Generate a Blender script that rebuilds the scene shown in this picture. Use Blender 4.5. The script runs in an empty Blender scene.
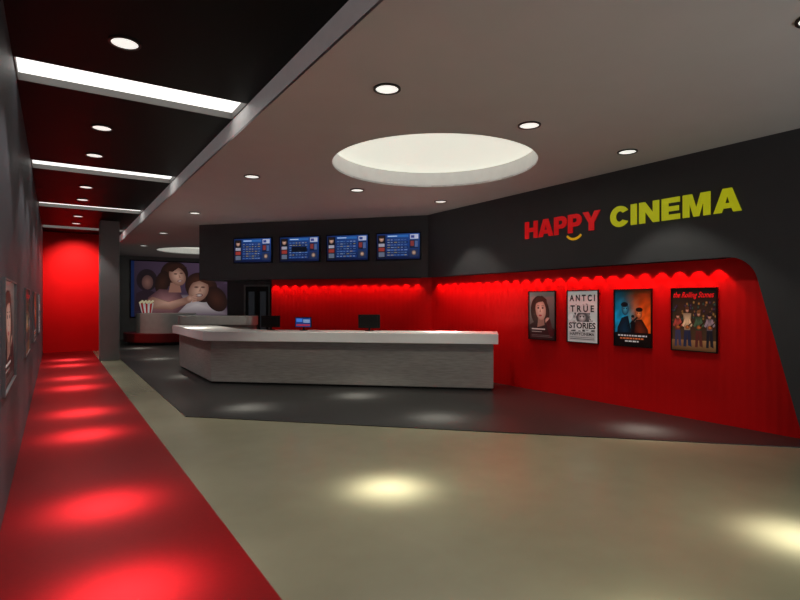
import bpy, bmesh, math, random
from mathutils import Vector, Matrix
from mathutils.geometry import tessellate_polygon
random.seed(4)
sc = bpy.context.scene
COL = sc.collection
sc.view_settings.view_transform = 'Standard'

# ------------------------------------------------------------ materials
def lin(c):
    out = []
    for v in c:
        v = v / 255.0
        out.append(v / 12.92 if v <= 0.04045 else ((v + 0.055) / 1.055) ** 2.4)
    return (out[0], out[1], out[2], 1.0)

def mat(name, rgb, rough=0.6, metal=0.0, var=0.08, scale=6.0, stretch=(1, 1, 1), emis=0.0, spec=0.5, ribs=None):
    m = bpy.data.materials.new(name)
    m.use_nodes = True
    nt = m.node_tree
    b = nt.nodes['Principled BSDF']
    tc = nt.nodes.new('ShaderNodeTexCoord')
    mp = nt.nodes.new('ShaderNodeMapping')
    mp.inputs['Scale'].default_value = stretch
    nz = nt.nodes.new('ShaderNodeTexNoise')
    nz.inputs['Scale'].default_value = scale
    nz.inputs['Detail'].default_value = 4
    nt.links.new(tc.outputs['Object'], mp.inputs['Vector'])
    nt.links.new(mp.outputs['Vector'], nz.inputs['Vector'])
    rp = nt.nodes.new('ShaderNodeValToRGB')
    c = lin(rgb)
    rp.color_ramp.elements[0].position = 0.3
    rp.color_ramp.elements[1].position = 0.7
    rp.color_ramp.elements[0].color = tuple(x * (1 - var) for x in c[:3]) + (1,)
    rp.color_ramp.elements[1].color = tuple(min(1, x * (1 + var)) for x in c[:3]) + (1,)
    nt.links.new(nz.outputs['Fac'], rp.inputs['Fac'])
    nt.links.new(rp.outputs['Color'], b.inputs['Base Color'])
    b.inputs['Roughness'].default_value = rough
    b.inputs['Metallic'].default_value = metal
    b.inputs['Specular IOR Level'].default_value = spec
    if emis > 0:
        nt.links.new(rp.outputs['Color'], b.inputs['Emission Color'])
        b.inputs['Emission Strength'].default_value = emis
    if ribs:
        wv = nt.nodes.new('ShaderNodeTexWave')
        wv.wave_type = 'BANDS'; wv.bands_direction = ribs; wv.wave_profile = 'SIN'
        wv.inputs['Scale'].default_value = 2.6
        nt.links.new(tc.outputs['Object'], wv.inputs['Vector'])
        bp = nt.nodes.new('ShaderNodeBump')
        bp.inputs['Strength'].default_value = 0.5
        bp.inputs['Distance'].default_value = 0.006
        nt.links.new(wv.outputs['Fac'], bp.inputs['Height'])
        nt.links.new(bp.outputs['Normal'], b.inputs['Normal'])
    return m

def print_mat(name, emis=0.0, rough=0.35):
    m = bpy.data.materials.new(name)
    m.use_nodes = True
    nt = m.node_tree
    b = nt.nodes['Principled BSDF']
    a = nt.nodes.new('ShaderNodeVertexColor')
    a.layer_name = 'Col'
    nt.links.new(a.outputs['Color'], b.inputs['Base Color'])
    b.inputs['Roughness'].default_value = rough
    if emis > 0:
        nt.links.new(a.outputs['Color'], b.inputs['Emission Color'])
        b.inputs['Emission Strength'].default_value = emis
    return m

M_floor = mat('khaki_floor', (120, 117, 98), 0.27, var=0.04, scale=3, spec=0.6)
M_red_carpet = mat('red_carpet', (116, 3, 8), 0.34, var=0.06, scale=40, spec=0.3)
M_dark_carpet = mat('dark_carpet', (37, 37, 38), 0.34, var=0.12, scale=30, spec=0.4)
M_ceil = mat('grey_plaster', (196, 195, 195), 0.8, var=0.02, scale=2, spec=0.2)
M_blackceil = mat('black_ceiling', (7, 7, 7), 0.5, var=0.1, scale=4, spec=0.10)
M_soffit = mat('light_grey_plaster_glow', (225, 223, 222), 0.6, var=0.03, emis=0.10)  # plaster with a weak glow added so the soffit face looks lit
M_slotedge = mat('grey_metal_edge', (110, 108, 106), 0.6, var=0.02)
M_darkwall = mat('charcoal_wall', (64, 65, 69), 0.5, var=0.04, scale=3, spec=0.3)
M_leftwall = mat('charcoal_wall_satin', (78, 80, 86), 0.5, var=0.05, scale=3, spec=0.3)
M_greywall = mat('grey_wall', (125, 125, 125), 0.6, var=0.05, scale=3)
M_redwall = mat('red_wall', (208, 5, 10), 0.6, var=0.03, scale=3, spec=0.2)
M_redwall_y = mat('fluted_red_wall', (208, 5, 10), 0.6, var=0.03, scale=3, spec=0.2, ribs='Y')
M_redwall_x = mat('fluted_red_wall_ticket', (208, 5, 10), 0.6, var=0.03, scale=3, spec=0.2, ribs='X')
M_wood = mat('grey_wood', (156, 151, 148), 0.5, var=0.18, scale=5, stretch=(1, 1, 14))
M_top = mat('white_countertop', (252, 252, 254), 0.25, var=0.01)
M_plinth = mat('black_plinth', (22, 22, 22), 0.5)
M_steel = mat('brushed_steel', (190, 190, 190), 0.35, metal=0.4, var=0.05)
M_blackpl = mat('black_plastic', (14, 14, 15), 0.4, spec=0.3)
M_silver = mat('silver_frame', (120, 120, 122), 0.4, metal=0.2)
M_ring = mat('dark_ring', (40, 36, 34), 0.4)
M_lens = mat('lit_lens', (240, 240, 232), 0.4, var=0.01, emis=1.0)
M_circle = mat('lit_cream_panel', (226, 228, 214), 0.6, var=0.01, emis=0.85)
M_slot = mat('lit_white_panel', (240, 240, 235), 0.6, var=0.01, emis=1.6)
M_signred = mat('sign_red', (205, 14, 20), 0.4, emis=0.4, var=0.02)
M_signyel = mat('sign_yellow_green', (184, 186, 18), 0.4, emis=0.45, var=0.02)
M_smile = mat('sign_orange', (225, 170, 20), 0.4, emis=0.4, var=0.02)
M_seatred = mat('dark_red_leather', (110, 12, 16), 0.4)
M_glass = mat('grey_glass', (70, 74, 80), 0.1, emis=0.12)
M_print = print_mat('poster_print_glow', 0.22)  # paper prints, self-glow added to make the posters look better lit
M_mural = print_mat('mural_print_glow', 0.32, 0.6)  # emission stands in for light on the dim far mural
M_screen = print_mat('screen_print', 0.8, 0.3)

# ------------------------------------------------------------ mesh helpers
def link(o, parent=None, label=None, category=None, kind=None, group=None):
    COL.objects.link(o)
    if parent is not None:
        o.parent = parent
    if label: o['label'] = label
    if category: o['category'] = category
    if kind: o['kind'] = kind
    if group: o['group'] = group
    return o

def loops_mesh(name, loops, z0, z1, m, M=None, bevel=0.0):
    """extrude a polygon with holes from z0 to z1 in its local XY frame"""
    vl = [[Vector((p[0], p[1], 0)) for p in lp] for lp in loops]
    tris = tessellate_polygon(vl)
    flat = [p for lp in loops for p in lp]
    bm = bmesh.new()
    a = [bm.verts.new((p[0], p[1], z0)) for p in flat]
    b = [bm.verts.new((p[0], p[1], z1)) for p in flat]
    for t in tris:
        try:
            bm.faces.new([a[i] for i in t]); bm.faces.new([b[i] for i in reversed(t)])
        except ValueError:
            pass
    k = 0
    for lp in loops:
        c = len(lp)
        for i in range(c):
            j = (i + 1) % c
            try:
                bm.faces.new([a[k + i], a[k + j], b[k + j], b[k + i]])
            except ValueError:
                pass
        k += c
    bmesh.ops.recalc_face_normals(bm, faces=bm.faces)
    if len(loops) == 1:
        bmesh.ops.dissolve_limit(bm, angle_limit=0.001, verts=bm.verts, edges=bm.edges)
    if bevel > 0:
        bmesh.ops.bevel(bm, geom=list(bm.edges), offset=bevel, segments=2, affect='EDGES', profile=0.5)
    if M is not None:
        bm.transform(M)
    me = bpy.data.meshes.new(name)
    bm.to_mesh(me); bm.free()
    me.materials.append(m)
    return bpy.data.objects.new(name, me)

def box(name, x0, x1, y0, y1, z0, z1, m, bevel=0.0):
    return loops_mesh(name, [[(x0, y0), (x1, y0), (x1, y1), (x0, y1)]], z0, z1, m, bevel=bevel)

def circle(cx, cy, rx, ry=None, n=48, rot=0.0, a0=0, a1=360):
    ry = ry or rx
    pts = []
    full = abs(a1 - a0) >= 360
    cnt = n if full else n + 1
    for i in range(cnt):
        t = math.radians(a0 + (a1 - a0) * i / n)
        x, y = rx * math.cos(t), ry * math.sin(t)
        c, s = math.cos(rot), math.sin(rot)
        pts.append((cx + x * c - y * s, cy + x * s + y * c))
    return pts

def empty(name, loc, label, category, group=None, M=None):
    e = bpy.data.objects.new(name, None)
    e.empty_display_size = 0.2
    if M is not None:
        e.matrix_world = M
    else:
        e.location = loc
    return link(e, None, label, category, None, group)

def frame(o, xd):
    x = Vector((xd[0], xd[1], 0)).normalized()
    y = Vector((0, 0, 1))
    z = x.cross(y)
    M = Matrix((x, y, z)).transposed().to_4x4()
    M.translation = Vector(o)
    return M

# ------------------------------------------------------------ flat printing
def text_polys(s, offset=0.0, shear=0.0):
    cu = bpy.data.curves.new('t', 'FONT')
    cu.body = s
    cu.offset = offset
    cu.shear = shear
    cu.resolution_u = 3
    o = bpy.data.objects.new('t', cu)
    COL.objects.link(o)
    dg = bpy.context.evaluated_depsgraph_get()
    me = bpy.data.meshes.new_from_object(o.evaluated_get(dg))
    polys = [[(me.vertices[i].co.x, me.vertices[i].co.y) for i in p.vertices] for p in me.polygons]
    bpy.data.objects.remove(o)
    bpy.data.curves.remove(cu)
    bpy.data.meshes.remove(me)
    return polys

class Sheet:
    """layered flat printing; every item is (polygons, colour, centre colour or None)"""
    def __init__(s, w, h):
        s.w, s.h, s.items = w, h, []
    def poly(s, pts, c, c2=None):
        s.items.append(([pts], c, c2))
    def rect(s, x0, y0, x1, y1, c):
        s.poly([(x0, y0), (x1, y0), (x1, y1), (x0, y1)], c)
    def grad4(s, x0, y0, x1, y1, c00, c10, c11, c01):
        s.items.append(([[(x0, y0), (x1, y0), (x1, y1), (x0, y1)]], [c00, c10, c11, c01], None))
    def ell(s, cx, cy, rx, ry, c, rot=0.0, c2=None):
        pts = [(cx + px / s.w, cy + py / s.h) for px, py in circle(0, 0, rx * s.w, ry * s.h, 28, math.radians(rot))]
        s.poly(pts, c, c2)
    def text(s, t, x0, y0, x1, y1, c, off=0.02, shear=0.0):
        ps = text_polys(t, off, shear)
        xs = [p[0] for q in ps for p in q]; ys = [p[1] for q in ps for p in q]
        ax, bx, ay, by = min(xs), max(xs), min(ys), max(ys)
        out = [[(x0 + (p[0] - ax) / (bx - ax) * (x1 - x0), y0 + (p[1] - ay) / (by - ay) * (y1 - y0)) for p in q] for q in ps]
        s.items.append((out, c, None))
    def build(s, name, m, z0=0.0, step=0.00015):
        bm = bmesh.new()
        col = bm.loops.layers.float_color.new('Col')
        for k, (polys, c, c2) in enumerate(s.items):
            z = z0 + k * step
            for p in polys:
                pp = [((min(1, max(0, a)) - 0.5) * s.w, (min(1, max(0, b)) - 0.5) * s.h) for a, b in p]
                vs = [bm.verts.new((a, b, z)) for a, b in pp]
                cols = {}
                if isinstance(c, list):
                    for v_, cc in zip(vs, c): cols[v_] = lin(cc)
                else:
                    for v_ in vs: cols[v_] = lin(c)
                if c2 is not None:
                    cv = bm.verts.new((sum(a for a, b in pp) / len(pp), sum(b for a, b in pp) / len(pp), z))
                    cols[cv] = lin(c2)
                    fs = [(vs[i], vs[(i + 1) % len(vs)], cv) for i in range(len(vs))]
                elif len(p) > 4:
                    fs = [[vs[i] for i in t] for t in tessellate_polygon([[Vector((a, b, 0)) for a, b in p]])]
                else:
                    fs = [vs]
                for t in fs:
                    try:
                        f = bm.faces.new(t)
                    except ValueError:
                        continue
                    f.normal_update()
                    if f.normal.z < 0:
                        f.normal_flip()
                    for l in f.loops:
                        l[col] = cols[l.vert]
        me = bpy.data.meshes.new(name)
        bm.to_mesh(me); bm.free()
        me.materials.append(m)
        return bpy.data.objects.new(name, me)

# ------------------------------------------------------------ room shell
ZC, ZK = 3.80, 4.05           # hall ceiling, corridor ceiling
XL, XS, XR = -0.34, 1.92, 7.55
YB, YE, YW = -3.0, 21.3, 27.0

link(box('floor', XL - 0.2, 8.2, YB, YW + 0.2, -0.1, 0.0, M_floor), kind='structure')
link(box('wall_left', XL - 0.2, XL, YB, YE + 0.2, 0, 4.4, M_leftwall), kind='structure')
link(box('wall_end', XL, 1.6, YE, YE + 0.2, 0, 4.4, M_redwall), kind='structure')
link(box('wall_inner', 1.4, 1.6, YE + 0.2, YW, 0, 4.2, M_greywall), kind='structure')
link(box('wall_far', 1.4, 8.2, YW, YW + 0.2, 0, 4.2, M_greywall), kind='structure')

C1, C2, RC = (4.88, 6.57), (4.95, 23.0), 1.55
link(loops_mesh('ceiling', [[(XS, YB), (8.2, YB), (8.2, YW + 0.2), (XS, YW + 0.2)], circle(*C1, RC, n=72)[::-1], circle(*C2, RC, n=72)[::-1]], ZC, ZC + 0.03, M_ceil), kind='structure')
panels = []
for i, c in enumerate((C1, C2)):
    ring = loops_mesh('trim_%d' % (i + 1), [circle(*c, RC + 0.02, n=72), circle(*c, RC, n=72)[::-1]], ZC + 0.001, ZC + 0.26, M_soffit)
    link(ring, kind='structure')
    p = loops_mesh('ceiling_light_panel', [circle(0, 0, RC + 0.02, n=72)], 0, 0.02, M_circle)
    p.location = (c[0], c[1], ZC + 0.26)
    link(p, label='large round cream backlit panel recessed into the grey ceiling', category='ceiling light', group='round ceiling light panels')
    panels.append(p)

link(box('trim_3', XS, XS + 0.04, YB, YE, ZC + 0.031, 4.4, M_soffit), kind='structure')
slots = [1.87 + 4.4 * i for i in range(5)]
edges = [YB]
for s in slots: edges += [s, s + 0.65]
edges.append(YE)
for i in range(0, len(edges), 2):
    link(box('ceiling.%03d' % (i // 2 + 1), XL, XS, edges[i], edges[i + 1], ZK, ZK + 0.1, M_blackceil), kind='structure')
link(box('ceiling.007', XL, XS, YB, YE, ZK + 0.1, ZK + 0.2, M_blackceil), kind='structure')
for s in slots:
    e = empty('light_slot', (0.79, s + .325, ZK + .09999), 'long white backlit slot crossing the black corridor ceiling', 'ceiling light', 'corridor light slots')
    hx = (XS - XL) / 2
    p = box('light_panel', -hx, hx, -.325, .325, -0.02, 0.0, M_slot); link(p, e)
    q = loops_mesh('slot_edge', [[(-hx, -.325), (hx, -.325), (hx, .325), (-hx, .325)], [(-hx + .015, -.31), (hx - .015, -.31), (hx - .015, .31), (-hx + .015, .31)][::-1]], -0.0999, -0.02, M_slotedge); link(q, e)

arc = []
for i in range(9):
    t = math.radians(165 - 75 * i / 8)
    arc.append((3.60 + 0.38 * math.cos(t), 1.92 + 0.38 * math.sin(t)))
prof = [(YB, 0), (2.72, 0)] + arc + [(10.40, 2.30), (10.40, ZC), (YB, ZC)]
MR = Matrix(((0, 0, 1, 0), (1, 0, 0, 0), (0, 1, 0, 0), (0, 0, 0, 1)))   # (y,z,x) -> world
link(loops_mesh('wall_right', [prof], XR, XR + 0.18, M_darkwall, MR), kind='structure')
link(box('wall_right_recess', XR + 0.18, XR + 0.33, 2.4, 10.75, 0, 2.6, M_redwall_y), kind='structure')
link(loops_mesh('trim_4', [[(XR, 2.74), (XR + .178, 2.74), (XR + .178, 10.3), (XR, 10.3)]], 0.0, 0.010, M_dark_carpet), kind='structure')

# ticket wall, turned against the room
P1 = Vector((7.58, 10.40)); P2 = Vector((3.30, 15.15))
d = (P2 - P1).normalized(); n = Vector((-d.y, d.x))
if n.x < 0: n = -n
L = (P2 - P1).length
SR = 0.674 * L
MT = Matrix(((d.x, n.x, 0, P1.x), (d.y, n.y, 0, P1.y), (0, 0, 1, 0), (0, 0, 0, 1)))
def pt(s, o):
    v = P1 + d * s + n * o
    return (v.x, v.y)
def twall(name, s0, s1, o0, o1, z0, z1, m):
    o = box(name, s0, s1, o0, o1, z0, z1, m)
    o.matrix_world = MT
    link(o, kind='structure')
twall('wall_ticket_upper', -0.2, L, 0, 1.5, 2.30, ZC, M_darkwall)
twall('wall_ticket', -0.18, SR, 0.18, 0.33, 0, 2.30, M_redwall_x)
twall('wall_ticket_side', SR - 0.15, SR, 0.33, 1.2, 0, 2.30, M_darkwall)
twall('wall_ticket_inner', SR - 0.15, SR + 2.0, 1.2, 1.5, 0, 2.30, M_darkwall)
twall('wall_ticket_return', SR + 1.85, SR + 2.0, 1.5, 4.2, 0, ZC, M_darkwall)

MD = frame((*pt(SR + 1.0, 1.2), 0), (-d.x, -d.y))
door = empty('door_1', None, 'black double door with narrow glass panes', 'door', M=MD); door['kind'] = 'structure'
link(loops_mesh('door_frame', [[(-.42, 0), (.42, 0), (.42, 2.2), (-.42, 2.2)], [(-.37, .01), (.37, .01), (.37, 2.15), (-.37, 2.15)][::-1]], 0.0, 0.05, M_silver), door)
for sx in (-1, 1):
    leaf = loops_mesh('door_leaf', [[(sx*.185-.18, .012), (sx*.185+.18, .012), (sx*.185+.18, 2.14), (sx*.185-.18, 2.14)], [(sx*.185-.1, .2), (sx*.185+.1, .2), (sx*.185+.1, 2.0), (sx*.185-.1, 2.0)][::-1]], 0.002, 0.035, M_blackpl); link(leaf, door)
    link(loops_mesh('door_glass', [[(sx*.185-.1, .2), (sx*.185+.1, .2), (sx*.185+.1, 2.0), (sx*.185-.1, 2.0)]], 0.012, 0.02, M_glass), leaf)
    link(loops_mesh('door_handle', [[(sx*.03-.01, .9), (sx*.03+.01, .9), (sx*.03+.01, 1.3), (sx*.03-.01, 1.3)]], 0.036, 0.06, M_silver), leaf)

link(box('pillar', 1.09, 1.58, 17.5, 18.1, 0, ZK, M_greywall, 0.01), label='square grey plastered pillar beside the red carpet', category='pillar')

link(box('red_carpet', XL + .001, 1.08, YB, YE - .001, 0.0, 0.012, M_red_carpet), label='long glossy red carpet runner along the corridor', category='carpet')
link(loops_mesh('floor.001', [[(1.62, 8.33), (7.55, 2.40), (7.55, 10.4), pt(0.05, 0.17), pt(SR, 0.17), pt(SR, 1.19), pt(SR + 2.02, 1.19), pt(SR + 2.02, 4.0), (7.9, 26.9), (1.62, 26.9)]], 0.0, 0.010, M_dark_carpet), kind='structure')

# ------------------------------------------------------------ main counter
B = Vector((2.76, 11.38)); C = Vector((7.02, 7.55))
u = (C - B).normalized(); v = Vector((-u.y, u.x))
def off(lo, hi, o, end):
    b0 = B - v * o; t = (B.x - lo - b0.x) / u.x
    b = b0 + u * t
    c = C - v * o + u * end
    ci = C + v * hi + u * end
    bi0 = B + v * hi; t2 = (B.x + hi - bi0.x) / u.x
    bi = bi0 + u * t2
    return [(B.x - lo, 14.72 + end), (b.x, b.y), (c.x, c.y), (ci.x, ci.y), (bi.x, bi.y), (B.x + hi, 14.72 + end - (hi + lo) * 1.04)]
ctr = empty('reception_counter', (2.8, 11.4, 0.01), 'long angled ticket counter in grey wood with white top', 'counter')
inv = Matrix.Translation((-2.8, -11.4, -0.01))
for nm, pg, z0, z1, m, bv in (('plinth', off(0, 0.66, -0.02, -0.04), 0.011, 0.05, M_plinth, 0),
                              ('body', off(0.04, 0.70, 0.0, 0.0), 0.05, 0.90, M_wood, 0.004),
                              ('countertop', off(0.20, 0.70, 0.11, 0.09), 0.90, 1.10, M_top, 0.008)):
    link(loops_mesh(nm, [pg], z0, z1, m, inv, bv), ctr)

a0 = Vector((3.02, 15.28)); a1 = Vector((4.30, 13.98)); du = (a1 - a0).normalized(); ang = math.atan2(du.y, du.x)
def capsule(r):
    p = []
    for i in range(13):
        t = ang + math.pi / 2 + math.pi * i / 12
        p.append((a0.x + r * math.cos(t), a0.y + r * math.sin(t)))
    for i in range(13):
        t = ang - math.pi / 2 + math.pi * i / 12
        p.append((a1.x + r * math.cos(t) , a1.y + r * math.sin(t)))
    return p
dk = empty('service_desk', (3.6, 14.6, 0.01), 'raised steel-grey rounded service desk under the dark bulkhead', 'desk')
inv2 = Matrix.Translation((-3.6, -14.6, -0.01))
link(loops_mesh('body', [capsule(0.20)], 0.011, 1.10, M_wood, inv2), dk)
link(loops_mesh('desk_top', [capsule(0.24)], 1.10, 1.33, M_steel, inv2, 0.005), dk)

def monitor(s, o, w, h, facing_staff, label):
    p = B + v * o + u * s
    M = frame((p.x, p.y, 1.10), (u.x, u.y))
    e = empty('computer_monitor', None, label, 'monitor', 'counter monitors', M)
    st = loops_mesh('stand', [circle(0, 0, 0.09, 0.07, 24)], 0.0, 0.015, M_blackpl, Matrix.Rotation(-math.pi / 2, 4, 'X')); link(st, e)
    link(loops_mesh('neck', [[(-.02, .015), (.02, .015), (.02, .12), (-.02, .12)]], -0.015, 0.0, M_blackpl), e)
    link(loops_mesh('casing', [[(-w/2, .06), (w/2, .06), (w/2, .06 + h), (-w/2, .06 + h)]], 0.0, 0.035, M_blackpl, None, 0.006), e)
    if facing_staff:
        q = loops_mesh('rear_cover', [[(-w/2 + .05, .09), (w/2 - .05, .09), (w/2 - .05, .03 + h), (-w/2 + .05, .03 + h)]], 0.034, 0.05, M_blackpl, None, 0.005); link(q, e)
        return
    S = Sheet(w - 0.03, h - 0.03)
    S.rect(0, 0, 1, 1, (20, 50, 110))
    S.rect(.05, .55, .45, .92, (60, 110, 190)); S.rect(.5, .5, .95, .6, (150, 170, 200)); S.rect(.5, .7, .95, .8, (150, 170, 200)); S.rect(.05, .1, .95, .3, (150, 40, 60))
    sc1 = S.build('screen', M_screen)
    sc1.location = (0, .06 + h / 2, 0.036); link(sc1, e)
monitor(1.05, 0.5, 0.42, 0.25, True, 'black monitor turned toward the staff side of counter')
monitor(1.78, 0.5, 0.36, 0.22, False, 'small customer display with lit blue screen on counter')
monitor(3.20, 0.5, 0.46, 0.28, True, 'wide black monitor seen from behind on counter')

# ------------------------------------------------------------ wall menu screens
def menu_sheet(k):
    S = Sheet(1.08, 0.62)
    S.grad4(0, 0, 1, 1, (8, 14, 40), (10, 22, 60), (30, 70, 140), (16, 40, 90))
    S.rect(.02, .05, .2, .95, (16, 18, 28))
    S.ell(.11, .80, .055, .11, (120, 90, 80), 0, (205, 165, 145)); S.ell(.11, .88, .06, .06, (40, 26, 22))
    S.rect(.04, .5, .18, .62, (150, 150, 165)); S.rect(.04, .32, .18, .46, (140, 50, 44)); S.rect(.04, .1, .18, .28, (90, 100, 120))
    S.rect(.24, .86, .74, .95, (44, 96, 165)); S.rect(.26, .89, .48, .92, (190, 205, 225))
    S.rect(.78, .78, .97, .96, (170, 175, 195)); S.rect(.8, .82, .88, .92, (40, 60, 130))
    for r in range(7):
        y = .76 - r * .1
        S.rect(.23, y - .04, .73, y + .04, (14, 34, 80) if r % 2 else (24, 56, 118))
        x = .25
        for c in range(6):
            wd = random.choice((.04, .055, .065))
            S.rect(x, y - .012, x + wd, y + .012, random.choice(((140, 155, 185), (90, 125, 175), (160, 145, 90), (80, 105, 150))))
            x += .08
    S.rect(.77, .42, .97, .74, (20, 28, 52)); S.rect(.79, .5, .87, .7, (120, 50, 50)); S.rect(.89, .46, .96, .7, (70, 90, 135))
    S.rect(.77, .08, .97, .38, (34, 46, 76)); S.ell(.87, .24, .05, .09, (90, 70, 64), 0, (190, 160, 140))
    if k == 1:
        S.rect(.3, .38, .7, .6, (10, 14, 26))
    return S
for k, t in enumerate((.742, .531, .326, .119)):
    M = frame((*pt(t * L, -0.001), 2.72), (-d.x, -d.y))
    e = empty('menu_screen', None, 'wide black wall screen showing blue programme timetable', 'television', 'programme screens on the bulkhead', M)
    link(loops_mesh('casing', [[(-.57, 0), (.57, 0), (.57, .68), (-.57, .68)]], 0.0, 0.05, M_blackpl, None, 0.006), e)
    sc2 = menu_sheet(k).build('display', M_screen); sc2.location = (0, .34, 0.052); link(sc2, e)

# ------------------------------------------------------------ sign
LET = {
 'H': ([[(0,0),(.29,0),(.29,.38),(.65,.38),(.65,0),(.94,0),(.94,1),(.65,1),(.65,.62),(.29,.62),(.29,1),(0,1)]], .94),
 'A': ([[(0,0),(.3,0),(.36,.17),(.68,.17),(.74,0),(1.04,0),(.69,1),(.35,1)], [(.43,.38),(.52,.70),(.61,.38)]], 1.04),
 'P': ([[(0,0),(.29,0),(.29,.33),(.52,.33)] + circle(.52,.665,.335,.335,12,0,-80,80) + [(.52,1),(0,1)], [(.29,.55),(.29,.78),(.46,.78)] + circle(.46,.665,.11,.115,8,0,80,-80) + [(.46,.55)]], .86),
 'Y': ([[(.37,0),(.67,0),(.67,.4),(1.04,1),(.71,1),(.52,.64),(.33,1),(0,1),(.37,.4)]], 1.04),
 'C': ([circle(.5,.5,.5,.52,28,0,32,328) + circle(.5,.5,.21,.26,24,0,318,42)], .95),
 'I': ([[(0,0),(.29,0),(.29,1),(0,1)]], .29),
 'N': ([[(0,0),(.28,0),(.28,.56),(.66,0),(.94,0),(.94,1),(.66,1),(.66,.45),(.28,1),(0,1)]], .94),
 'E': ([[(0,0),(.8,0),(.8,.24),(.29,.24),(.29,.39),(.75,.39),(.75,.61),(.29,.61),(.29,.77),(.79,.77),(.79,1),(0,1)]], .8),
 'M': ([[(0,0),(.27,0),(.27,.66),(.45,0),(.67,0),(.85,.66),(.85,0),(1.12,0),(1.12,1),(.74,1),(.56,.36),(.38,1),(0,1)]], 1.12),
}
MS = frame((XR - 0.001, 5.35, 2.90), (0, -1))
sign = empty('wall_sign', None, 'raised red and yellow-green cinema name letters on charcoal wall', 'sign', M=MS)
def word(wd, x0, x1, h, m, gap):
    tot = sum(LET[c][1] for c in wd) + gap * (len(wd) - 1)
    k = (x1 - x0) / tot
    x = x0
    for ch in wd:
        lp, wdt = LET[ch]
        link(loops_mesh('letter', [[(x + px * k, py * h) for px, py in q] for q in lp], 0.0, 0.02, m), sign)
        x += (wdt + gap) * k
word('HAPPY', -1.88, -0.21, .32, M_signred, .07)
word('CINEMA', -0.02, 1.94, .32, M_signyel, .13)
sm = circle(-.74, .04, .19, .17, 16, 0, 215, 325) + circle(-.74, .06, .175, .15, 16, 0, 321, 219)
link(loops_mesh('smile_line', [sm], 0.0, 0.02, M_smile), sign)

# ------------------------------------------------------------ posters
PW, PH = .66, .92
def poster(S, o, xd, label, fm, grp, dep=.035, w_=None):
    M = frame(o, xd)
    e = empty('framed_poster', None, label, 'poster', grp, M)
    w, h, b = (w_ or PW) / 2, PH, .014
    S.w = 2 * w - .028
    link(loops_mesh('frame', [[(-w, 0), (w, 0), (w, h), (-w, h)], [(-w + b, b), (-w + b, h - b), (w - b, h - b), (w - b, b)]], 0.0, dep, fm), e)
    link(loops_mesh('backing', [[(-w + b, b), (w - b, b), (w - b, h - b), (-w + b, h - b)]], 0.0, dep - .02, M_blackpl), e)
    p = S.build('print', M_print); p.location = (0, h / 2, dep - .019); link(p, e)
    return e
def sheet(): return Sheet(PW - .028, PH - .028)

def P_portrait():
    S = sheet()
    S.grad4(0, 0, 1, 1, (60, 40, 38), (40, 30, 32), (120, 112, 108), (150, 140, 134))
    S.ell(.42, .58, .36, .34, (40, 24, 20), 12, (84, 50, 38))
    S.poly([(.0, .0), (.02, .30), (.3, .40), (.62, .36), (.98, .22), (1, 0)], (46, 22, 24))
    S.poly([(.32, .25), (.36, .5), (.58, .5), (.6, .3)], (150, 108, 96))
    S.ell(.45, .62, .20, .215, (176, 130, 114), 10, (230, 196, 180))
    S.poly([(.2, .72), (.28, .88), (.5, .92), (.68, .84), (.7, .7), (.55, .8), (.35, .78)], (62, 36, 28))
    for x in (.36, .53):
        S.ell(x, .66, .04, .02, (90, 50, 46), 0, (20, 14, 16)); S.rect(x - .05, .70, x + .05, .71, (70, 42, 36))
    S.poly([(.44, .66), (.40, .57), (.47, .57)], (176, 128, 114))
    S.ell(.44, .50, .06, .02, (150, 40, 46), 0, (190, 60, 66))
    S.ell(.72, .40, .10, .06, (170, 124, 110), 30, (220, 180, 164))
    S.poly([(.66, .36), (.8, .45), (.96, .1), (.8, .05)], (70, 22, 26))
    S.rect(.1, .2, .62, .225, (205, 195, 190)); S.rect(.1, .15, .5, .165, (170, 160, 155)); S.rect(.1, .05, .9, .058, (120, 110, 108)); S.rect(.1, .08, .8, .088, (120, 110, 108))
    return S
def P_stories():
    S = sheet()
    S.rect(0, 0, 1, 1, (214, 214, 212))
    random.seed(9)
    for i in range(90):
        x, y = random.gauss(.5, .2), random.gauss(.45, .16)
        if not (.06 < x < .94 and .08 < y < .76): continue
        g1, g2 = random.choice(((20, 90), (45, 150), (120, 200), (225, 240), (30, 30)))
        S.ell(x, y, random.uniform(.03, .10), random.uniform(.015, .06), (g2, g2, g2), random.uniform(0, 180), (g1, g1, g1))
    S.ell(.5, .48, .2, .12, (90, 90, 92), 0, (40, 40, 40)); S.ell(.5, .48, .13, .08, (120, 120, 120), 0, (225, 225, 225))
    S.ell(.45, .50, .025, .015, (10, 10, 10)); S.ell(.55, .50, .025, .015, (10, 10, 10))
    S.text('A N T C I', .08, .80, .92, .93, (8, 8, 8), .03)
    S.rect(.07, .575, .93, .735, (206, 206, 204))
    S.text('T R U E', .11, .59, .89, .72, (8, 8, 8), .03)
    S.rect(.06, .25, .94, .40, (214, 214, 212))
    S.text('STORIES', .06, .265, .94, .385, (6, 6, 6), .03)
    S.rect(.06, .03, .94, .21, (190, 190, 190))
    S.text('HAPPYCINEMA', .1, .13, .9, .19, (20, 20, 20), .02)
    S.rect(.1, .055, .9, .07, (90, 90, 90)); S.rect(.1, .09, .9, .10, (90, 90, 90))
    return S
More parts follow.
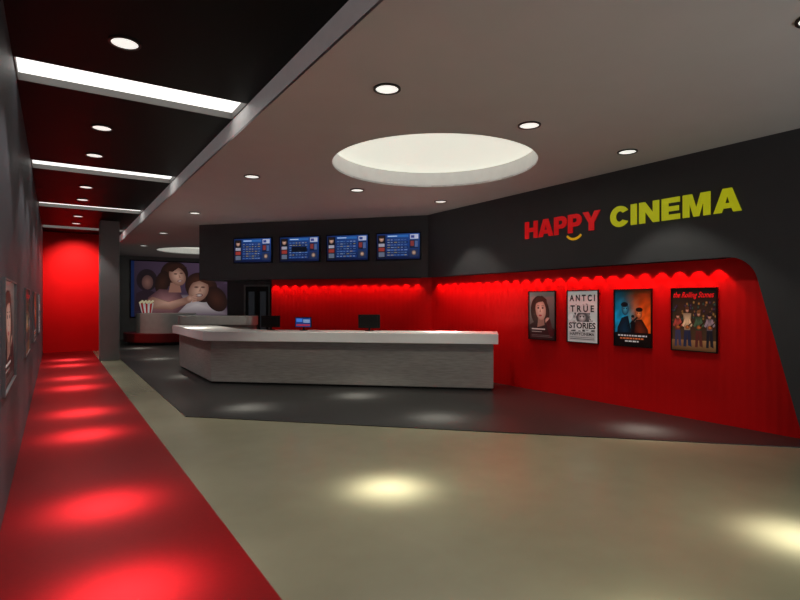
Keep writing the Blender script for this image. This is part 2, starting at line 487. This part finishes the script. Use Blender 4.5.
def P_scifi():
    S = sheet()
    N, Mm = 7, 9
    def colr(i, j):
        t = i / N * .75 + j / Mm * .25
        bl, og = (16, 150, 200), (235, 90, 18)
        k = min(1, max(0, (t - .36) * 3.0))
        f = .34 + .85 * math.sin(math.pi * min(1, (j + .8) / 9.5)) * (.75 + .25 * math.sin(i * 2.3 + j * 1.7))
        return tuple(min(255, (bl[q] * (1 - k) + og[q] * k) * f) for q in range(3))
    for i in range(N):
        for j in range(Mm):
            S.grad4(i / N, j / Mm, (i + 1) / N, (j + 1) / Mm, colr(i, j), colr(i + 1, j), colr(i + 1, j + 1), colr(i, j + 1))
    S.poly([(.06, 0), (.08, .32), (.2, .5), (.38, .54), (.46, .3), (.46, 0)], (6, 18, 30), (10, 50, 74))
    S.ell(.30, .66, .10, .11, (10, 50, 76), 0, (70, 160, 190)); S.ell(.28, .74, .10, .045, (6, 14, 22))
    S.poly([(.54, 0), (.54, .35), (.60, .47), (.76, .48), (.92, .3), (.94, 0)], (36, 12, 8), (110, 40, 18))
    S.ell(.68, .58, .09, .095, (130, 46, 20), 0, (235, 150, 90)); S.ell(.69, .65, .095, .04, (26, 10, 8))
    for x in (.27, .34): S.ell(x, .67, .018, .011, (8, 30, 44), 0, (2, 6, 10))
    for x in (.65, .71): S.ell(x, .59, .015, .009, (60, 20, 10), 0, (10, 4, 4))
    S.poly([(.34, .34), (.40, .36), (.66, .5), (.63, .53)], (4, 6, 10))
    S.poly([(.45, .42), (.47, .2), (.55, .2), (.58, .42), (.52, .48)], (12, 10, 14))
    S.ell(.515, .50, .04, .045, (90, 50, 44), 0, (170, 120, 100)); S.ell(.515, .53, .045, .024, (10, 8, 10))
    S.grad4(0, 0, 1, .24, (4, 6, 10), (10, 6, 6), (20, 10, 8), (6, 16, 22))
    for i, (a, b) in enumerate(((.1, .9), (.16, .84), (.3, .7))):
        y = .185 - i * .05
        x = a
        while x < b - .03:
            w = random.uniform(.04, .1); S.rect(x, y - .013, min(b, x + w), y + .013, (205, 210, 215) if i != 1 else (220, 120, 70)); x += w + .02
    return S
def P_band():
    S = sheet()
    S.grad4(0, 0, 1, 1, (90, 64, 44), (80, 56, 40), (14, 12, 14), (20, 14, 14))
    random.seed(3)
    for i in range(60):
        S.ell(random.random(), random.uniform(.45, .78), .03, .03, (26, 20, 20), 0, random.choice(((130, 90, 60), (80, 60, 90), (170, 130, 70), (60, 90, 80))))
    S.grad4(0, 0, 1, .17, (80, 52, 34), (100, 66, 40), (170, 125, 80), (140, 96, 62))
    for (x, c, s, hr, lg) in ((.14, (170, 70, 60), .95, (60, 40, 30), (60, 60, 90)), (.36, (220, 190, 150), 1.12, (80, 50, 30), (40, 44, 70)), (.62, (70, 96, 70), 1.02, (110, 76, 46), (90, 40, 36)), (.86, (150, 130, 140), .95, (40, 28, 22), (30, 30, 40))):
        S.poly([(x - .08 * s, .06), (x - .02, .06), (x, .30), (x + .02, .08), (x + .09 * s, .06), (x + .06 * s, .36), (x - .06 * s, .36)], lg)
        S.poly([(x - .06 * s, .33), (x + .06 * s, .33), (x + .085 * s, .54 * s), (x - .085 * s, .54 * s)], tuple(q * .6 for q in c), c)
        S.poly([(x + .05, .52), (x + .12, .42), (x + .09, .38), (x + .03, .46)], c)
        S.poly([(x - .05, .52), (x - .12, .40), (x - .08, .38), (x - .03, .46)], c)
        S.ell(x, .585 * s, .038, .042, (130, 86, 66), 0, (220, 172, 144)); S.ell(x, .615 * s, .045, .03, hr)
        S.ell(x + .01, .38, .055, .032, (110, 50, 20), 25, (200, 120, 60)); S.poly([(x + .03, .38), (x + .15, .47), (x + .14, .485), (x + .02, .405)], (50, 30, 20))
    S.text('the Rolling Stones', .04, .83, .96, .95, (215, 24, 30), .01, .4)
    return S

XP = XR + 0.179
G = 'film posters on the red wall'
poster(P_portrait(), (XP, 6.97, 0.985), (0, -1), 'black-framed poster of a brown-haired woman with tilted head', M_blackpl, G)
poster(P_stories(), (XP, 6.05, 0.985), (0, -1), 'black-framed black and white poster with large lettering', M_blackpl, G)
poster(P_scifi(), (XP, 5.09, 0.985), (0, -1), 'black-framed blue and orange poster with several figures', M_blackpl, G)
poster(P_band(), (XP, 4.125, 0.985), (0, -1), 'black-framed concert poster with four musicians and red script', M_blackpl, G)
G2 = 'film posters on the corridor wall'
XQ = XL + 0.001
poster(P_portrait(), (XQ, 5.75, 0.97), (0, 1), 'slim-framed portrait poster on the charcoal corridor wall', M_silver, G2, .022, 1.4)
poster(P_band(), (XQ, 9.2, 0.97), (0, 1), 'slim-framed concert poster on the charcoal corridor wall', M_silver, G2, .022, 1.4)
poster(P_scifi(), (XQ, 12.4, 0.97), (0, 1), 'slim-framed colourful poster on the charcoal corridor wall', M_silver, G2, .022, 1.4)
poster(P_stories(), (XQ, 15.6, 0.97), (0, 1), 'slim-framed black and white poster on the corridor wall', M_silver, G2, .022, 1.4)

# ------------------------------------------------------------ mural on the far wall
S = Sheet(4.4, 2.55)
S.grad4(0, 0, 1, 1, (46, 34, 50), (64, 48, 68), (110, 86, 116), (66, 52, 70))
S.rect(0, 0, .03, 1, (24, 44, 92))
for x, y in ((.88, .8), (.95, .4), (.80, .86)): S.ell(x, y, .1, .22, (82, 62, 84), 0, (60, 44, 60))
skr, skc = (150, 104, 90), (236, 190, 168)
# companion in the shade behind
S.ell(.15, .66, .10, .20, (44, 32, 40), 0, (36, 24, 28)); S.ell(.155, .62, .055, .13, (96, 66, 66), 0, (150, 108, 98))
S.poly([(.03, .1), (.05, .42), (.14, .50), (.26, .42), (.28, .1)], (52, 36, 48))
# reclining woman
S.poly([(.32, 0), (.36, .28), (.48, .40), (.80, .40), (.96, .2), (1, 0)], (110, 92, 108), (226, 214, 216))
S.ell(.70, .54, .18, .27, (50, 30, 28), -35, (96, 56, 44))
S.ell(.86, .32, .11, .26, (46, 28, 26), 30, (84, 48, 38))
S.ell(.67, .48, .10, .22, skr, -28, skc)
S.poly([(.56, .60), (.61, .74), (.74, .74), (.80, .58), (.72, .67), (.63, .66)], (66, 38, 30), (92, 54, 42))
for x, y in ((.645, .545), (.715, .545)): S.ell(x, y, .024, .016, (140, 96, 84), 0, (40, 24, 26))
S.poly([(.69, .54), (.665, .46), (.70, .46)], (190, 140, 122))
S.ell(.675, .39, .040, .034, (130, 50, 52), 4, (240, 232, 226))
# upright woman leaning back
S.ell(.42, .78, .14, .24, (42, 26, 24), 24, (84, 50, 40))
S.ell(.30, .62, .07, .22, (42, 26, 24), -12, (72, 42, 34))
S.poly([(.12, 0), (.16, .34), (.27, .50), (.46, .48), (.54, .22), (.42, 0)], (96, 62, 70), (184, 130, 132))
S.poly([(.36, .44), (.38, .62), (.47, .62), (.49, .44)], (176, 126, 110))
S.ell(.45, .74, .08, .18, skr, 28, skc)
S.poly([(.34, .84), (.39, .96), (.48, .97), (.55, .91), (.46, .90), (.40, .82)], (62, 36, 30))
for x, y in ((.43, .785), (.49, .80)): S.ell(x, y, .018, .013, (140, 96, 84), 0, (40, 24, 26))
S.poly([(.462, .78), (.465, .71), (.488, .72)], (186, 136, 118))
S.ell(.475, .655, .026, .022, (140, 50, 54), 12, (238, 228, 222))
# forearm, hand and popcorn tub
S.poly([(.14, .28), (.20, .36), (.38, .26), (.55, .36), (.59, .26), (.40, .12), (.18, .14)], (150, 104, 90), (226, 180, 160))
S.ell(.58, .33, .04, .06, (170, 120, 104), 20, (224, 178, 158))
for i in range(4): S.poly([(.60, .37 - i * .03), (.65, .40 - i * .035), (.65, .38 - i * .035), (.60, .345 - i * .03)], (206, 158, 140))
S.poly([(.11, .0), (.075, .24), (.215, .24), (.19, .0)], (200, 192, 188), (236, 230, 224))
for i in range(3): S.poly([(.117 + i * .027, 0), (.09 + i * .045, .24), (.11 + i * .045, .24), (.13 + i * .027, 0)], (176, 28, 34))
for i in range(12): S.ell(.085 + i * .011, .25 + (i % 3) * .014, .012, .02, (214, 196, 150), 0, (250, 240, 210))
MM = frame((5.10, YW - 0.001, 0.98), (1, 0))
mur = empty('wall_mural', None, 'large purple photo mural of laughing women with popcorn', 'mural', M=MM)
link(loops_mesh('panel', [[(-2.25, 0), (2.25, 0), (2.25, 2.65), (-2.25, 2.65)]], 0.0, 0.03, M_blackpl), mur)
pm = S.build('print', M_mural, step=0.0004); pm.location = (0, 1.325, 0.032); link(pm, mur)

e = empty('round_banquette', (3.9, 23.9, 0.01), 'round banquette with grey drum back and dark red seat', 'sofa')
o = loops_mesh('drum_back', [circle(0, 0, 1.15, n=64)], 0.45, 1.22, M_steel); link(o, e)
o = loops_mesh('seat', [circle(0, 0, 1.6, n=64)], 0.12, 0.45, M_seatred, None, 0.0); link(o, e)
o = loops_mesh('base', [circle(0, 0, 1.45, n=64)], 0.001, 0.12, M_plinth); link(o, e)

# ------------------------------------------------------------ downlights
def beam(ld, terms, wide):
    """lamp profile: sum of a tight hot core, a medium halo and a weak wide skirt"""
    ld.use_nodes = True
    nt = ld.node_tree
    em = nt.nodes['Emission']
    tc = nt.nodes.new('ShaderNodeTexCoord'); sx = nt.nodes.new('ShaderNodeSeparateXYZ')
    ab = nt.nodes.new('ShaderNodeMath'); ab.operation = 'ABSOLUTE'
    nt.links.new(tc.outputs['Normal'], sx.inputs[0]); nt.links.new(sx.outputs['Z'], ab.inputs[0])
    last = None
    for amp, p in terms:
        pw = nt.nodes.new('ShaderNodeMath'); pw.operation = 'POWER'; pw.inputs[1].default_value = p
        nt.links.new(ab.outputs[0], pw.inputs[0])
        ml = nt.nodes.new('ShaderNodeMath'); ml.operation = 'MULTIPLY_ADD'; ml.inputs[1].default_value = amp
        nt.links.new(pw.outputs[0], ml.inputs[0])
        if last is None: ml.inputs[2].default_value = wide
        else: nt.links.new(last.outputs[0], ml.inputs[2])
        last = ml
    nt.links.new(last.outputs[0], em.inputs['Strength'])
def bulb(parent, z, power, warm, terms, wide, tilt=(-.18, -.33)):
    ld = bpy.data.lights.new('bulb', 'SPOT')
    ld.energy = power; ld.color = warm; ld.spot_size = math.radians(92); ld.spot_blend = 0.3; ld.shadow_soft_size = 0.06
    beam(ld, terms, wide)
    lo = bpy.data.objects.new('bulb', ld); lo.location = (0, 0, z)
    lo.rotation_euler = Vector((tilt[0], tilt[1], -3.8)).to_track_quat('-Z', 'Y').to_euler()
    link(lo, parent)
def downlight(x, y, z, grp, lab, power, warm, terms, wide, tilt=(-.18, -.33)):
    e = empty('downlight', (x, y, z), lab, 'ceiling light', grp)
    link(loops_mesh('trim_ring', [circle(0, 0, .135, n=32), circle(0, 0, .112, n=32)[::-1]], -0.014, 0.0, M_ring), e)
    link(loops_mesh('lens', [circle(0, 0, .112, n=32)], -0.006, 0.0, M_lens), e)
    bulb(e, -.03, power, warm, terms, wide, tilt)
for y in (1.0, 3.8, 5.4, 8.2, 9.8, 12.6, 14.2, 17.0, 18.6):
    downlight(0.53, y, ZK, 'corridor downlights', 'round white downlight in the black corridor ceiling', 4800, (1, .92, .88), ((1.3, 300), (.12, 50)), .018)
HT = ((1.7, 300), (.14, 40))
HW = (1, .95, .78)
for x, y in ((2.72, 1.7), (4.72, 1.62), (2.74, 4.46), (4.72, 4.46), (6.70, 4.5), (2.76, 8.8), (4.75, 8.8), (6.75, 8.85), (2.76, 13.15), (2.76, 17.5), (5.2, 18.5), (2.76, 21.8)):
    weak = (x, y) == (4.72, 4.46)
    downlight(x, y, ZC, 'hall downlights', 'round white downlight with dark ring in grey ceiling', 2400, HW, ((.0, 260), (.04, 40)) if weak else HT, .04,
              (-.22, .0) if (x, y) == (4.72, 1.62) else (-.18, -.33))
bulb(panels[0], -.03, 2400, HW, HT, .04)

# ------------------------------------------------------------ led rows in the recess
def leds(a, b, step, power, lab):
    a = Vector(a); b = Vector(b); ln = (b - a).length; dr = (b - a).normalized()
    e = empty('led_strip', (a.x, a.y, 2.299), lab, 'strip light', 'led strips under the bulkhead')
    e.rotation_euler = (0, 0, math.atan2(dr.y, dr.x))
    link(box('housing', 0, ln, -.03, .03, -.012, 0, M_blackpl), e)
    k = int(ln / step)
    ld = bpy.data.lights.new('led', 'SPOT'); ld.energy = power; ld.color = (1, .12, .10)
    ld.spot_size = math.radians(84); ld.spot_blend = .35; ld.shadow_soft_size = .012
    for i in range(k):
        o = bpy.data.objects.new('led', ld); o.location = ((i + .5) * ln / k, 0, -.025); link(o, e)
leds((XR + .07, 3.65), (XR + .07, 10.3), .27, 13.0, 'row of small red leds above the poster wall')
leds(pt(0.2, .07), pt(SR, .07), .27, 10.0, 'row of small red leds above the ticket wall')
ld = bpy.data.lights.new('wash', 'SPOT'); ld.energy = 420; ld.color = (1, .4, .35); ld.spot_size = math.radians(80); ld.spot_blend = 1
o = bpy.data.objects.new('wash_light', ld); o.location = (.6, 19.6, 3.9); o.rotation_euler = (math.radians(50), 0, 0)
link(o, None, 'ceiling spotlight washing the red end wall', 'spotlight')
ld = bpy.data.lights.new('fill_light', 'AREA'); ld.size = 2.5; ld.energy = 85; ld.color = (.96, .98, 1)  # area lamp added out of view behind the camera to lift the hall ceiling
o = bpy.data.objects.new('fill_light', ld); o.location = (5.2, -2.0, .4); o.rotation_euler = (math.radians(180 - 40), 0, 0)
link(o, None, 'added unseen fill lamp brightening the grey hall ceiling', 'fill_light')

w = bpy.data.worlds.new('World'); sc.world = w; w.use_nodes = True
w.node_tree.nodes['Background'].inputs[0].default_value = (.95, .95, .95, 1)
w.node_tree.nodes['Background'].inputs[1].default_value = 0.11

# ------------------------------------------------------------ camera
cd = bpy.data.cameras.new('camera'); cam = bpy.data.objects.new('camera', cd)
cd.sensor_width = 36; cd.lens = 36 * 532 / 800; cd.shift_y = 0.0025
cam.location = (0, 0, 1.7); cam.rotation_euler = (math.pi / 2, 0, -math.radians(32.96))
COL.objects.link(cam); sc.camera = cam
